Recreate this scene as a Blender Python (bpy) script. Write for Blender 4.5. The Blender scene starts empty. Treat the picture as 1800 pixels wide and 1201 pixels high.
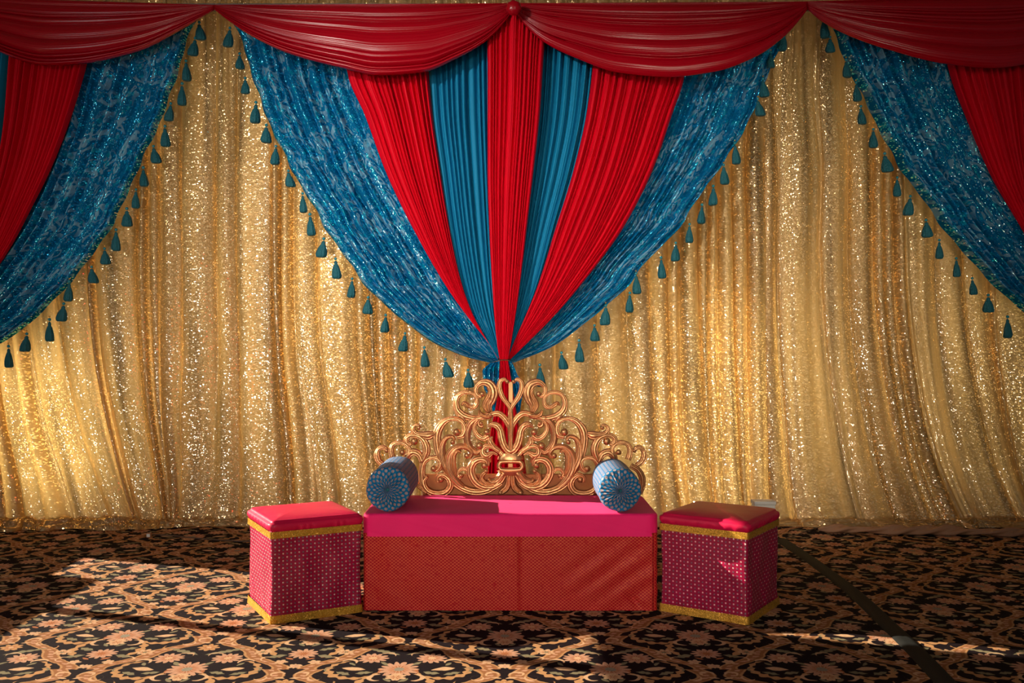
import bpy, math, random
import numpy as np

C = bpy.context.scene.collection
FPX, CX, CY, H = 1720.0, 900.0, 600.5, 1.24       # focal length in px, principal point, eye height


# ------------------------------------------------------------------ camera, world, lights, exposure
cam_d = bpy.data.cameras.new('camera'); cam = bpy.data.objects.new('camera', cam_d); C.objects.link(cam)
cam.location = (0, 0, H); cam.rotation_euler = (math.pi/2, 0, 0)
cam_d.sensor_width = 36; cam_d.lens = FPX/1800*36; cam_d.clip_end = 100
bpy.context.scene.camera = cam
vs = bpy.context.scene.view_settings
vs.view_transform = 'Standard'; vs.look = 'None'; vs.gamma = 1; vs.use_curve_mapping = False
vs.exposure = 0.28

world = bpy.data.worlds.new('world'); bpy.context.scene.world = world; world.use_nodes = True
bgn = world.node_tree.nodes['Background']
bgn.inputs[0].default_value = (0.95, 0.85, 0.80, 1); bgn.inputs[1].default_value = 0.045


def lamp(name, kind, loc, target=None, energy=100, color=(1, 1, 1), **kw):
    d = bpy.data.lights.new(name, kind); o = bpy.data.objects.new(name, d); C.objects.link(o)
    o.location = loc; d.energy = energy; d.color = color
    for k, v in kw.items(): setattr(d, k, v)
    if target is not None:
        import mathutils
        v = mathutils.Vector(target) - mathutils.Vector(loc)
        o.rotation_euler = v.to_track_quat('-Z', 'Y').to_euler()
    return o


SUN = (-0.93, 0.31, 0.404)                         # towards the sun
lamp('sun', 'SUN', (-8, 9, 5), (-8-SUN[0], 9-SUN[1], 5-SUN[2]), 13.0, (1.0, 0.86, 0.70), angle=0.006)
# spot lights added out of view to brighten the middle of the backdrop
lamp('added_spot_centre', 'SPOT', (-2.7, 1.6, 3.5), (-0.2, 6.4, 1.75), 720, (1.0, 0.90, 0.80),
     spot_size=math.radians(47), spot_blend=1.0, shadow_soft_size=0.06)
lamp('added_spot_left', 'SPOT', (-1.6, 1.0, 2.2), (-1.3, 6.4, 1.9), 200, (1.0, 0.94, 0.86),
     spot_size=math.radians(44), spot_blend=1.0, shadow_soft_size=0.06)
lamp('added_spot_right', 'SPOT', (2.0, 1.2, 1.5), (1.6, 6.4, 1.7), 170, (1.0, 0.88, 0.68),
     spot_size=math.radians(42), spot_blend=1.0, shadow_soft_size=0.06)
lamp('added_spot_low', 'SPOT', (-0.3, -0.4, 0.9), (0.15, 4.6, 0.35), 270, (1.0, 0.86, 0.74),
     spot_size=math.radians(34), spot_blend=1.0, shadow_soft_size=0.15)  # added low spot that brightens the bench front
for (lx, ly, lz, tx, tz, e, an) in ((-3.2, 2.4, 0.7, -1.8, 1.4, 50, 60), (0.9, 2.4, 3.6, 0.5, 1.4, 60, 60), (2.9, 2.4, 1.0, 1.9, 1.4, 45, 60),
                                    (1.1, -0.3, 2.3, 1.6, 1.9, 130, 40), (-1.0, -0.3, 1.0, -1.6, 1.5, 80, 44), (0.8, 0.3, 0.8, 2.0, 0.9, 55, 44),
                                    (-2.6, 0.6, 2.2, -2.2, 2.6, 60, 46), (2.9, 0.4, 3.0, 2.4, 2.5, 60, 46)):
    lamp('added_sparkle_spot', 'SPOT', (lx, ly, lz), (tx, 6.5, tz), e, (1.0, 0.88, 0.70), spot_size=math.radians(an), spot_blend=1.0, shadow_soft_size=0.035)  # small unseen spots added so the sequins sparkle
for lx in (-2.4, 1.8):
    lamp('added_front_fill', 'AREA', (lx, -3.0, 1.9), (lx*0.5, 6.5, 1.5), 14, (1.0, 0.92, 0.85), shape='RECTANGLE', size=1.8, size_y=2.0)  # added fill from behind the camera, not modelled windows
lamp('side_daylight', 'AREA', (-4.1, 2.0, 1.9), (0.2, 5.2, 0.6), 22, (0.95, 0.97, 1.0), shape='RECTANGLE', size=1.2, size_y=1.6)
# area lights added behind the sheer sequin curtains to make them glow
for (lx, lz, e, sx, sy) in ((0.0, 1.75, 11, 7.4, 2.9), (-1.25, 1.75, 17, 0.35, 1.7), (-1.1, 0.7, 5, 0.4, 0.8), (1.35, 0.75, 24, 0.4, 0.9), (-3.25, 0.65, 15, 0.35, 0.5),
                            (3.5, 0.95, 7, 0.3, 0.7), (1.9, 1.7, 2, 0.8, 1.0), (-2.2, 2.2, 3, 0.4, 1.4)):
    lamp('curtain_backlight', 'AREA', (lx, 7.1, lz), (lx, 6.0, lz), e, (1.0, 0.80, 0.48), shape='RECTANGLE', size=sx, size_y=sy)


# ------------------------------------------------------------------ node helper: expressions compiled to math nodes
class E:
    nt = None
    def __init__(s, sock): s.s = sock
    @staticmethod
    def m(op, *a, clamp=False):
        n = E.nt.nodes.new('ShaderNodeMath'); n.operation = op; n.use_clamp = clamp
        for i, v in enumerate(a):
            if isinstance(v, E): E.nt.links.new(v.s, n.inputs[i])
            else: n.inputs[i].default_value = float(v)
        return E(n.outputs[0])
    def __add__(s, o): return E.m('ADD', s, o)
    __radd__ = __add__
    def __sub__(s, o): return E.m('SUBTRACT', s, o)
    def __rsub__(s, o): return E.m('SUBTRACT', o, s)
    def __mul__(s, o): return E.m('MULTIPLY', s, o)
    __rmul__ = __mul__
    def __truediv__(s, o): return E.m('DIVIDE', s, o)
    def __neg__(s): return E.m('MULTIPLY', s, -1)


def e_abs(a): return E.m('ABSOLUTE', a)
def e_max(a, b): return E.m('MAXIMUM', a, b)
def e_min(a, b): return E.m('MINIMUM', a, b)
def e_len(x, y): return E.m('SQRT', x*x+y*y)
def e_step(d, soft): return E.m('MULTIPLY_ADD', d, 1/soft, 0.5, clamp=True)      # 1 where d > 0


def mat(name):
    m = bpy.data.materials.new(name); m.use_nodes = True
    nt = m.node_tree; b = nt.nodes['Principled BSDF']; E.nt = nt
    return m, nt, b


def node(nt, typ, **kw):
    n = nt.nodes.new(typ)
    for k, v in kw.items(): setattr(n, k, v)
    return n


def mixc(nt, fac, a, b, typ='MIX'):
    n = nt.nodes.new('ShaderNodeMix'); n.data_type = 'RGBA'; n.blend_type = typ
    for sock, v in ((n.inputs[0], fac), (n.inputs[6], a), (n.inputs[7], b)):
        if isinstance(v, E): nt.links.new(v.s, sock)
        elif hasattr(v, 'is_output'): nt.links.new(v, sock)
        elif isinstance(v, (int, float)): sock.default_value = v
        else: sock.default_value = (*v, 1)
    return n.outputs[2]


def uvxy(nt):
    t = node(nt, 'ShaderNodeTexCoord'); s = node(nt, 'ShaderNodeSeparateXYZ')
    nt.links.new(t.outputs['UV'], s.inputs[0])
    return t.outputs['UV'], E(s.outputs[0]), E(s.outputs[1])


def noise(nt, vec, scale, detail=2, rough=0.5, out=0, stretch=None):
    if stretch is not None:
        mp = node(nt, 'ShaderNodeMapping'); nt.links.new(vec, mp.inputs[0]); mp.inputs['Scale'].default_value = stretch; vec = mp.outputs[0]
    n = node(nt, 'ShaderNodeTexNoise'); nt.links.new(vec, n.inputs['Vector'])
    n.inputs['Scale'].default_value = scale; n.inputs['Detail'].default_value = detail; n.inputs['Roughness'].default_value = rough
    return n.outputs[out]


def bump(nt, b, h, dist=0.002, strength=1.0):
    n = node(nt, 'ShaderNodeBump'); n.inputs['Distance'].default_value = dist; n.inputs['Strength'].default_value = strength
    nt.links.new(h.s if isinstance(h, E) else h, n.inputs['Height']); nt.links.new(n.outputs[0], b.inputs['Normal'])
    return n.outputs[0]


def simple(name, col, rough=0.5, metal=0.0, sheen=0.0, spec=0.5, bumpy=None):
    m, nt, b = mat(name)
    t = node(nt, 'ShaderNodeTexCoord')
    f = noise(nt, t.outputs['Object'], 9, 3)
    c = mixc(nt, E(f), tuple(0.86*k for k in col), tuple(min(1, 1.12*k) for k in col))
    nt.links.new(c, b.inputs['Base Color'])
    b.inputs['Roughness'].default_value = rough; b.inputs['Metallic'].default_value = metal
    b.inputs['Specular IOR Level'].default_value = spec
    if sheen: b.inputs['Sheen Weight'].default_value = sheen; b.inputs['Sheen Roughness'].default_value = 0.4
    if bumpy: bump(nt, b, E(noise(nt, t.outputs['Object'], bumpy[0], 3)), bumpy[1])
    return m


def sequin_normal(nt, vec, cell, tilt):
    """random tilt for every sequin: voronoi cell colour added to the shading normal"""
    v = node(nt, 'ShaderNodeTexVoronoi'); v.feature = 'F1'; nt.links.new(vec, v.inputs['Vector']); v.inputs['Scale'].default_value = 1/cell
    s = node(nt, 'ShaderNodeVectorMath', operation='SUBTRACT'); nt.links.new(v.outputs['Color'], s.inputs[0]); s.inputs[1].default_value = (.5, .5, .5)
    k = node(nt, 'ShaderNodeVectorMath', operation='SCALE'); nt.links.new(s.outputs[0], k.inputs[0]); k.inputs['Scale'].default_value = tilt
    g = node(nt, 'ShaderNodeNewGeometry')
    a = node(nt, 'ShaderNodeVectorMath', operation='ADD'); nt.links.new(g.outputs['Normal'], a.inputs[0]); nt.links.new(k.outputs[0], a.inputs[1])
    nn = node(nt, 'ShaderNodeVectorMath', operation='NORMALIZE'); nt.links.new(a.outputs[0], nn.inputs[0])
    return nn.outputs[0], v


def gold_sequin_material():
    m, nt, b = mat('gold sequin mesh fabric')
    nt.nodes.remove(b); out = nt.nodes['Material Output']
    uv, x, y = uvxy(nt)
    nrm, vor = sequin_normal(nt, uv, 0.0060, 0.6)
    sc = node(nt, 'ShaderNodeSeparateColor'); nt.links.new(vor.outputs['Color'], sc.inputs[0])
    fold_tone = noise(nt, uv, 1.0, 3, stretch=(13.0, 0.5, 1))
    fab = mixc(nt, E.m('MULTIPLY_ADD', E(fold_tone), 2.6, -0.8, clamp=True), (0.075, 0.04, 0.013), (0.40, 0.265, 0.105))  # dark and light fold shading painted into the cloth as streaks
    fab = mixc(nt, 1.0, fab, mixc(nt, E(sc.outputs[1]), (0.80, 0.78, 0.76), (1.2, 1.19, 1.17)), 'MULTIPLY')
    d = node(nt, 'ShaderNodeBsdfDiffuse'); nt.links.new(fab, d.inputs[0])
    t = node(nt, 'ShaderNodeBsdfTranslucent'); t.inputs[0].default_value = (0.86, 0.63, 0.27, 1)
    dt = node(nt, 'ShaderNodeMixShader'); nt.links.new(E.m('MULTIPLY_ADD', E(fold_tone), 1.7, -0.42, clamp=True).s, dt.inputs[0])  # the painted fold streaks also set how translucent the cloth is
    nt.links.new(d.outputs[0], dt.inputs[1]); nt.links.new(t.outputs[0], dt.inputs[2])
    # soft metallic grain of the sequin ground
    g1 = node(nt, 'ShaderNodeBsdfGlossy'); g1.inputs[0].default_value = (0.85, 0.62, 0.34, 1); g1.inputs['Roughness'].default_value = 0.5; nt.links.new(nrm, g1.inputs['Normal'])
    m1 = node(nt, 'ShaderNodeMixShader'); m1.inputs[0].default_value = 0.22
    nt.links.new(dt.outputs[0], m1.inputs[1]); nt.links.new(g1.outputs[0], m1.inputs[2])
    # mirror sequins
    dens = E(noise(nt, uv, 1.0, 2, stretch=(5.0, 1.4, 1)))
    nrm2, vor2 = sequin_normal(nt, uv, 0.0088, 0.52)
    sc2 = node(nt, 'ShaderNodeSeparateColor'); nt.links.new(vor2.outputs['Color'], sc2.inputs[0])
    pick = e_step(E(sc2.outputs[0]) - (1.0 - dens*1.20), 0.05) * e_step(0.46 - E(vor2.outputs['Distance']), 0.1)
    gc = mixc(nt, E(sc2.outputs[2]), (0.95, 0.64, 0.28), (1.0, 0.88, 0.70))
    gc = mixc(nt, pick, (0.0, 0.0, 0.0), gc)
    g = node(nt, 'ShaderNodeBsdfGlossy'); nt.links.new(gc, g.inputs[0]); g.inputs['Roughness'].default_value = 0.15; nt.links.new(nrm2, g.inputs['Normal'])
    ad = node(nt, 'ShaderNodeAddShader'); nt.links.new(m1.outputs[0], ad.inputs[0]); nt.links.new(g.outputs[0], ad.inputs[1])
    nt.links.new(ad.outputs[0], out.inputs[0])
    return m


def teal_sequin_material():
    m, nt, b = mat('teal sequin lace fabric')
    nt.nodes.remove(b); out = nt.nodes['Material Output']
    uv, x, y = uvxy(nt)
    # swirling leaf pattern woven in grey-blue on blue
    n1 = node(nt, 'ShaderNodeTexNoise'); nt.links.new(uv, n1.inputs['Vector']); n1.inputs['Scale'].default_value = 11; n1.inputs['Detail'].default_value = 1
    n1.inputs['Distortion'].default_value = 0.8
    w = E.m('SINE', E(n1.outputs[0])*24)
    leaf = e_step(w - 0.30, 0.35)
    n2 = E(noise(nt, uv, 5.0, 1))
    leafm = leaf * e_step(n2 - 0.50, 0.12)
    col = mixc(nt, leafm, (0.003, 0.13, 0.31), (0.16, 0.33, 0.48))
    v2 = node(nt, 'ShaderNodeTexVoronoi'); nt.links.new(uv, v2.inputs['Vector']); v2.inputs['Scale'].default_value = 17
    bloom = e_step(0.30 - E(v2.outputs['Distance']), 0.1)
    col = mixc(nt, bloom*0.7, col, (0.0, 0.27, 0.42))
    d = node(nt, 'ShaderNodeBsdfDiffuse'); nt.links.new(col, d.inputs[0])
    t = node(nt, 'ShaderNodeBsdfTranslucent'); nt.links.new(col, t.inputs[0])
    dt = node(nt, 'ShaderNodeMixShader'); dt.inputs[0].default_value = 0.2
    nt.links.new(d.outputs[0], dt.inputs[1]); nt.links.new(t.outputs[0], dt.inputs[2])
    nrm, vor = sequin_normal(nt, uv, 0.0085, 0.75)
    sc = node(nt, 'ShaderNodeSeparateColor'); nt.links.new(vor.outputs['Color'], sc.inputs[0])
    g = node(nt, 'ShaderNodeBsdfGlossy'); g.inputs['Roughness'].default_value = 0.22; nt.links.new(nrm, g.inputs['Normal'])
    r = node(nt, 'ShaderNodeValToRGB'); nt.links.new(sc.outputs[2], r.inputs[0])
    for i, (p, c) in enumerate(((0, (.05, .6, 1)), (.45, (.2, 1, 1)), (.8, (.2, 1, .8)), (1, (.9, 1, 1)))):
        el = r.color_ramp.elements[i] if i < 2 else r.color_ramp.elements.new(p)
        el.position = p; el.color = (*c, 1)
    pick = e_step(E(sc.outputs[0]) - (0.50 - bloom*0.40), 0.05) * e_step(0.45 - E(vor.outputs['Distance']), 0.1)
    gc = mixc(nt, pick, (0.0, 0.0, 0.0), r.outputs[0]); nt.links.new(gc, g.inputs[0])
    ad = node(nt, 'ShaderNodeAddShader'); nt.links.new(dt.outputs[0], ad.inputs[0]); nt.links.new(g.outputs[0], ad.inputs[1]); nt.links.new(ad.outputs[0], out.inputs[0])
    return m


def dotted_material():
    """fuchsia satin with rows of little mirror sequins"""
    m, nt, b = mat('fuchsia mirror dot cloth')
    uv, x, y = uvxy(nt)
    P, Q = 0.036, 0.032
    def lattice(ox, oy):
        res = None
        for (sx, sy) in ((0, 0), (P/2, Q/2)):
            fx = E.m('WRAP', x + (ox+sx), P/2, -P/2); fy = E.m('WRAP', y + (oy+sy), Q/2, -Q/2)
            d = e_len(fx, fy); res = d if res is None else e_min(res, d)
        return res
    d1 = lattice(0, 0); d2 = lattice(P/2, 0.001)
    dots = e_step(0.0036 - d1, 0.0012); rings = e_step(0.0050 - d2, 0.0012); hole = e_step(0.0030 - d2, 0.0012)
    nz = E(noise(nt, uv, 14, 3))
    base = mixc(nt, nz, (0.26, 0.0, 0.024), (0.45, 0.002, 0.060))
    c = mixc(nt, rings, base, (0.17, 0.02, 0.06)); c = mixc(nt, hole, c, (0.33, 0.19, 0.22)); c = mixc(nt, dots, c, (0.95, 0.72, 0.66))
    nt.links.new(c, b.inputs['Base Color'])
    metal = E.m('MULTIPLY', e_max(dots, hole), 0.55)
    nt.links.new(metal.s, b.inputs['Metallic']); b.inputs['Roughness'].default_value = 0.36
    b.inputs['Sheen Weight'].default_value = 0.0
    bump(nt, b, dots*0.6 + rings*0.3 + nz*1.5, 0.002)
    return m


def brocade_material():
    m, nt, b = mat('red gold lattice brocade')
    uv, x, y = uvxy(nt)
    P, Q = 0.0180, 0.0145
    a = E.m('PINGPONG', (x*(1/P) + y*(1/Q)), 0.5); c2 = E.m('PINGPONG', (x*(1/P) - y*(1/Q)), 0.5)
    near = e_min(a, c2)
    wear = E(noise(nt, uv, 45, 3))
    lines = e_step(0.058 - near, 0.045) * e_step(wear-0.36, 0.2)
    knots = e_step(0.085 - e_max(a, c2), 0.08)
    g = e_max(lines, knots)
    c = mixc(nt, g, (0.46, 0.0, 0.012), (1.0, 0.28, 0.11)); nt.links.new(c, b.inputs['Base Color'])
    nt.links.new((g*0.5).s, b.inputs['Metallic']); b.inputs['Roughness'].default_value = 0.45; b.inputs['Specular IOR Level'].default_value = 0.12
    bump(nt, b, g + E(noise(nt, uv, 6, 2))*3, 0.0015)
    return m


def bolster_material():
    m, nt, b = mat('teal dotted brocade')
    uv, x, y = uvxy(nt)
    P, Q = 2*math.pi*0.1/17, 0.029
    res = None
    for (sx, sy) in ((0, 0), (P/2, Q/2)):
        fx = E.m('WRAP', x + sx, P/2, -P/2); fy = E.m('WRAP', y + sy, Q/2, -Q/2)
        d = e_len(fx, fy); res = d if res is None else e_min(res, d)
    wob = E(noise(nt, uv, 60, 2))
    dots = e_step(0.0092 - res - wob*0.002, 0.0015)
    vein = e_step(E.m('SINE', (x+y)*900) - 0.2, 0.8)
    dc = mixc(nt, vein*0.5, (0.38, 0.30, 0.31), (0.12, 0.08, 0.10))
    c = mixc(nt, dots, (0.0, 0.15, 0.34), dc); nt.links.new(c, b.inputs['Base Color'])
    b.inputs['Roughness'].default_value = 0.55; b.inputs['Specular IOR Level'].default_value = 0.2
    bump(nt, b, dots, 0.001)
    return m


def trim_material():
    m, nt, b = mat('gold sequin braid')
    t = node(nt, 'ShaderNodeTexCoord'); vec = t.outputs['Object']
    nrm, vor = sequin_normal(nt, vec, 0.0030, 0.5)
    sc = node(nt, 'ShaderNodeSeparateColor'); nt.links.new(vor.outputs['Color'], sc.inputs[0])
    c = mixc(nt, E(sc.outputs[0]), (0.42, 0.19, 0.015), (0.90, 0.50, 0.06)); nt.links.new(c, b.inputs['Base Color'])
    b.inputs['Metallic'].default_value = 0.55; b.inputs['Roughness'].default_value = 0.35; nt.links.new(nrm, b.inputs['Normal'])
    return m


def carved_material():
    m, nt, b = mat('carved gilt wood')
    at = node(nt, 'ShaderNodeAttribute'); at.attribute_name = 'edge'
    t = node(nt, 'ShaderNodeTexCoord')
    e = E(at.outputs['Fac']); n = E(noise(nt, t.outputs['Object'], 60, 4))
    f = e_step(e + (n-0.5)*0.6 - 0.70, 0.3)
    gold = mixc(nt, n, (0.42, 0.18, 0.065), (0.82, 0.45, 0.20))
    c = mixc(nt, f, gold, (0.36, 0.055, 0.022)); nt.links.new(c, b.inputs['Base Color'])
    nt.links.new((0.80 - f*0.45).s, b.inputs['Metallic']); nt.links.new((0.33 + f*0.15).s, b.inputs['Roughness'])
    bump(nt, b, n, 0.0012)
    return m


def carpet_material():
    m, nt, b = mat('ornate floral carpet')
    t = node(nt, 'ShaderNodeTexCoord'); obj = t.outputs['Object']
    warp = node(nt, 'ShaderNodeTexNoise'); nt.links.new(obj, warp.inputs['Vector']); warp.inputs['Scale'].default_value = 22; warp.inputs['Detail'].default_value = 2
    ws = node(nt, 'ShaderNodeVectorMath', operation='SUBTRACT'); nt.links.new(warp.outputs['Color'], ws.inputs[0]); ws.inputs[1].default_value = (.5, .5, .5)
    wk = node(nt, 'ShaderNodeVectorMath', operation='SCALE'); nt.links.new(ws.outputs[0], wk.inputs[0]); wk.inputs['Scale'].default_value = 0.018
    wa = node(nt, 'ShaderNodeVectorMath', operation='ADD'); nt.links.new(obj, wa.inputs[0]); nt.links.new(wk.outputs[0], wa.inputs[1])
    sp = node(nt, 'ShaderNodeSeparateXYZ'); nt.links.new(wa.outputs[0], sp.inputs[0])
    X = E(sp.outputs[0]) + (0.4286+8.0); Y = E(sp.outputs[1]) - 3.70 + 8.4       # a big flower sits at x=-0.43, y=3.70
    q = E.m('FLOOR', Y/0.42)
    y = Y - q*0.42
    x = E.m('PINGPONG', X + q*0.4, 0.4)
    col = (0.008, 0.003, 0.005)
    PINK, GOLD, SAGE, RUST, CREAM, BAND = (0.58, 0.32, 0.20), (0.52, 0.28, 0.12), (0.24, 0.21, 0.12), (0.42, 0.15, 0.06), (0.66, 0.42, 0.24), (0.33, 0.14, 0.055)
    # wavy ogee band with a dotted centre
    ph = (y + 0.03)*(math.pi/0.42)
    f = E.m('COSINE', ph)*0.135 + 0.2 + E.m('SINE', ph*4)*0.022
    bd = e_abs(x - f)
    slope = 1.0/1.25
    bd = bd*slope
    col = mixc(nt, e_step(0.028 - bd, 0.004), col, BAND)
    col = mixc(nt, e_step(0.028 - bd, 0.004)*e_step(bd-0.021, 0.004), col, GOLD)
    col = mixc(nt, e_step(0.008-bd, 0.004)*e_step(E.m('SINE', y*220), 0.6), col, PINK)

    def both(cx, cy, r):
        L = [(cx, cy)]
        for (a, c) in ((0.4-cx, cy-0.42), (0.4-cx, cy+0.42)):
            if -r < c < 0.42+r and -r < a < 0.4+r: L.append((a, c))
        return [(a, c) for (a, c) in L if -r < c < 0.42+r]

    def arc(col, cx, cy, R, w, a0, a1, c, frill=0):
        """stroke of a circle between two angles, thick in the middle"""
        for i, (px, py) in enumerate(both(cx, cy, R+w)):
            fl = 1 if (px, py) == (cx, cy) else -1
            dx = (x - px)*fl; dy = y - py
            an = E.m('ARCTAN2', dy, dx)
            mid, half = (a0+a1)/2, (a1-a0)/2
            da = E.m('WRAP', an - mid, math.pi, -math.pi)
            tt = 1 - e_abs(da)*(1/half)
            wid = E.m('SQRT', e_max(tt, 0))*w
            if frill: wid = wid*(E.m('SINE', an*frill)*0.35 + 0.8)
            col = mixc(nt, e_step(wid - e_abs(e_len(dx, dy) - R) - 0.001, 0.003), col, c)
        return col

    def flower(col, cx, cy, R, n, c1, c2, c3=None, squash=1.0):
        for (px, py) in both(cx, cy, R):
            dx = x - px; dy = (y - py)*squash
            d = e_len(dx, dy); an = E.m('ARCTAN2', dy, dx)
            pet = e_abs(E.m('COSINE', an*(n/2)))
            r = (pet*0.38 + 0.62)*R
            col = mixc(nt, e_step(r - d, 0.004), col, c1)
            col = mixc(nt, e_step(r*0.62 - d, 0.006)*e_step(0.75-pet, 0.4), col, c2)
            if c3: col = mixc(nt, e_step(R*0.26 - d, 0.003), col, c3)
        return col

    def leaf(col, cx, cy, L, W, ang, c, n=0):
        for i, (px, py) in enumerate(both(cx, cy, L)):
            s = 1 if (px, py) == (cx, cy) else -1
            ca, sa = math.cos(ang), math.sin(ang)
            dx = (x - px)*s; dy = y - py
            u = dx*ca + dy*sa; v = dy*ca - dx*sa
            uu = u*(1/L)
            w = (1 - uu*uu)*W
            if n: w = w*(e_abs(E.m('SINE', u*(n/L)))*0.5 + 0.6)
            col = mixc(nt, e_step(w - e_abs(v), 0.003), col, c)
        return col

    # acanthus scrolls
    col = arc(col, 0.165, 0.0, 0.10, 0.020, -2.9, 1.3, GOLD, 14)
    col = arc(col, 0.20, 0.085, 0.030, 0.010, 0.2, 3.6, CREAM)
    col = arc(col, 0.035, -0.03, 0.035, 0.011, -0.6, 3.2, RUST)
    col = arc(col, 0.40, 0.25, 0.135, 0.020, 2.2, 4.1, GOLD, 16)
    col = arc(col, 0.335, 0.33, 0.034, 0.010, 1.4, 5.0, CREAM)
    col = arc(col, 0.045, 0.365, 0.024, 0.008, -1.2, 3.4, CREAM)
    col = arc(col, 0.100, 0.325, 0.024, 0.007, 2.2, 5.8, CREAM)
    # sprigs
    col = leaf(col, 0.085, 0.215, 0.085, 0.016, 0.55, SAGE, 9)
    col = leaf(col, 0.170, 0.005, 0.045, 0.019, 0.25, CREAM)
    col = leaf(col, 0.125, -0.040, 0.034, 0.015, -0.3, SAGE, 4)
    col = leaf(col, 0.205, -0.045, 0.034, 0.014, 0.5, SAGE, 4)
    col = leaf(col, 0.305, 0.155, 0.038, 0.017, 0.4, SAGE, 4)
    col = leaf(col, 0.315, 0.245, 0.036, 0.016, -0.5, SAGE, 4)
    col = leaf(col, 0.060, 0.065, 0.030, 0.009, 0.9, SAGE)
    # finer tendrils and sprigs
    col = arc(col, 0.060, 0.165, 0.030, 0.006, 0.3, 3.4, CREAM)
    col = arc(col, 0.255, -0.005, 0.022, 0.006, -1.5, 2.2, SAGE)
    col = arc(col, 0.150, 0.275, 0.034, 0.007, -2.6, 0.6, GOLD, 10)
    col = arc(col, 0.275, 0.120, 0.026, 0.006, 1.0, 4.4, CREAM)
    col = leaf(col, 0.185, 0.060, 0.022, 0.008, 1.0, SAGE)
    col = leaf(col, 0.370, 0.300, 0.024, 0.009, 2.2, SAGE)
    col = leaf(col, 0.030, 0.325, 0.022, 0.007, 0.3, CREAM)
    col = leaf(col, 0.360, 0.125, 0.020, 0.008, -0.6, RUST)
    # flowers
    col = flower(col, 0.0, 0.0, 0.078, 14, PINK, RUST, (0.30, 0.27, 0.20), 0.9)
    col = flower(col, 0.0, -0.085, 0.040, 7, CREAM, RUST)
    col = flower(col, 0.115, 0.130, 0.060, 12, PINK, RUST, CREAM)
    col = flower(col, 0.0, 0.265, 0.045, 8, GOLD, RUST, CREAM)
    col = flower(col, 0.4, 0.185, 0.060, 12, PINK, RUST, RUST)
    col = flower(col, 0.4, 0.035, 0.028, 5, CREAM, PINK)
    col = flower(col, 0.335, 0.085, 0.026, 5, CREAM, PINK)
    col = flower(col, 0.235, 0.205, 0.036, 7, CREAM, RUST, SAGE)
    fine = E(noise(nt, obj, 420, 2)); mid = E(noise(nt, obj, 70, 2))
    col = mixc(nt, 1.0, col, mixc(nt, fine, (0.45, 0.42, 0.40), (1.45, 1.4, 1.35)), 'MULTIPLY')
    col = mixc(nt, 1.0, col, mixc(nt, mid, (0.72, 0.70, 0.70), (1.2, 1.2, 1.2)), 'MULTIPLY')
    nt.links.new(col, b.inputs['Base Color'])
    b.inputs['Roughness'].default_value = 0.95; b.inputs['Specular IOR Level'].default_value = 0.1
    bump(nt, b, fine, 0.004)
    return m


def satin(name, col, rough, sheen=0.3, wr=6, dist=0.004, spec=0.5, aniso=False, metal=0.0):
    m, nt, b = mat(name)
    t = node(nt, 'ShaderNodeTexCoord')
    nz = E(noise(nt, t.outputs['Object'], wr, 3)); fine = E(noise(nt, t.outputs['Object'], 260, 2))
    c = mixc(nt, nz, tuple(0.9*k for k in col), tuple(min(1, 1.08*k) for k in col)); nt.links.new(c, b.inputs['Base Color'])
    b.inputs['Roughness'].default_value = rough; b.inputs['Sheen Weight'].default_value = sheen*0.2; b.inputs['Specular IOR Level'].default_value = spec
    b.inputs['Metallic'].default_value = metal
    if len(col) == 3: b.inputs['Sheen Tint'].default_value = (min(1, col[0]+.4), min(1, col[1]+.4), min(1, col[2]+.4), 1)
    bump(nt, b, nz + fine*0.06, dist)
    return m


M = dict(
    gold=gold_sequin_material(), teal=teal_sequin_material(), dots=dotted_material(), brocade=brocade_material(),
    bolster=bolster_material(), trim=trim_material(), carved=carved_material(), carpet=carpet_material(),
    red=satin('crimson stretch satin', (0.37, 0.0, 0.009), 0.25, 0.0, dist=0.0006, spec=0.5),
    redd=satin('crimson jersey drape', (0.62, 0.0, 0.013), 0.6, 0.0, dist=0.002, spec=0.12),
    blue=satin('turquoise jersey drape', (0.005, 0.20, 0.38), 0.6, 0.0, dist=0.002, spec=0.15),
    pink=satin('hot pink cotton', (0.90, 0.008, 0.15), 0.7, 0.5, dist=0.003, spec=0.3),
    magenta=satin('crimson pink satin', (0.62, 0.006, 0.06), 0.42, 0.0, wr=9, dist=0.004, spec=0.3),
    tassel=satin('teal tassel yarn', (0.0, 0.10, 0.13), 0.7, 0.4, wr=120, dist=0.006),
    bead=simple('teal glass bead', (0.02, 0.22, 0.27), 0.25),
    goldbead=simple('small gold bead', (0.7, 0.4, 0.1), 0.3, 0.8),
    board=simple('stained backing board', (0.36, 0.12, 0.03), 0.4, 0.15, spec=0.2),
    post=simple('gold painted post', (0.62, 0.34, 0.12), 0.4, 0.4),
    dark=simple('black rubber', (0.010, 0.011, 0.010), 0.75, spec=0.15),
    cordb=simple('dark cord', (0.03, 0.02, 0.02), 0.7),
    wire=simple('brown power cord', (0.10, 0.06, 0.04), 0.5),
    white=simple('white plastic', (0.75, 0.72, 0.66), 0.4),
    hem=satin('tan hem lining', (0.34, 0.17, 0.09), 0.7, 0.1, dist=0.006),
    wall=simple('beige painted wall', (0.62, 0.46, 0.28), 0.8, bumpy=(40, 0.002)),
    ceil=simple('cream ceiling', (0.5, 0.44, 0.36), 0.9),
    frame=simple('window frame paint', (0.5, 0.42, 0.33), 0.6),
    pipe=simple('grey steel pipe', (0.25, 0.25, 0.26), 0.4, 0.8),
)
gm, gnt, gb = mat('clear window glass')
gnt.nodes.remove(gb); tr = gnt.nodes.new('ShaderNodeBsdfTransparent'); tr.inputs[0].default_value = (0.96, 0.97, 0.96, 1)
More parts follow.
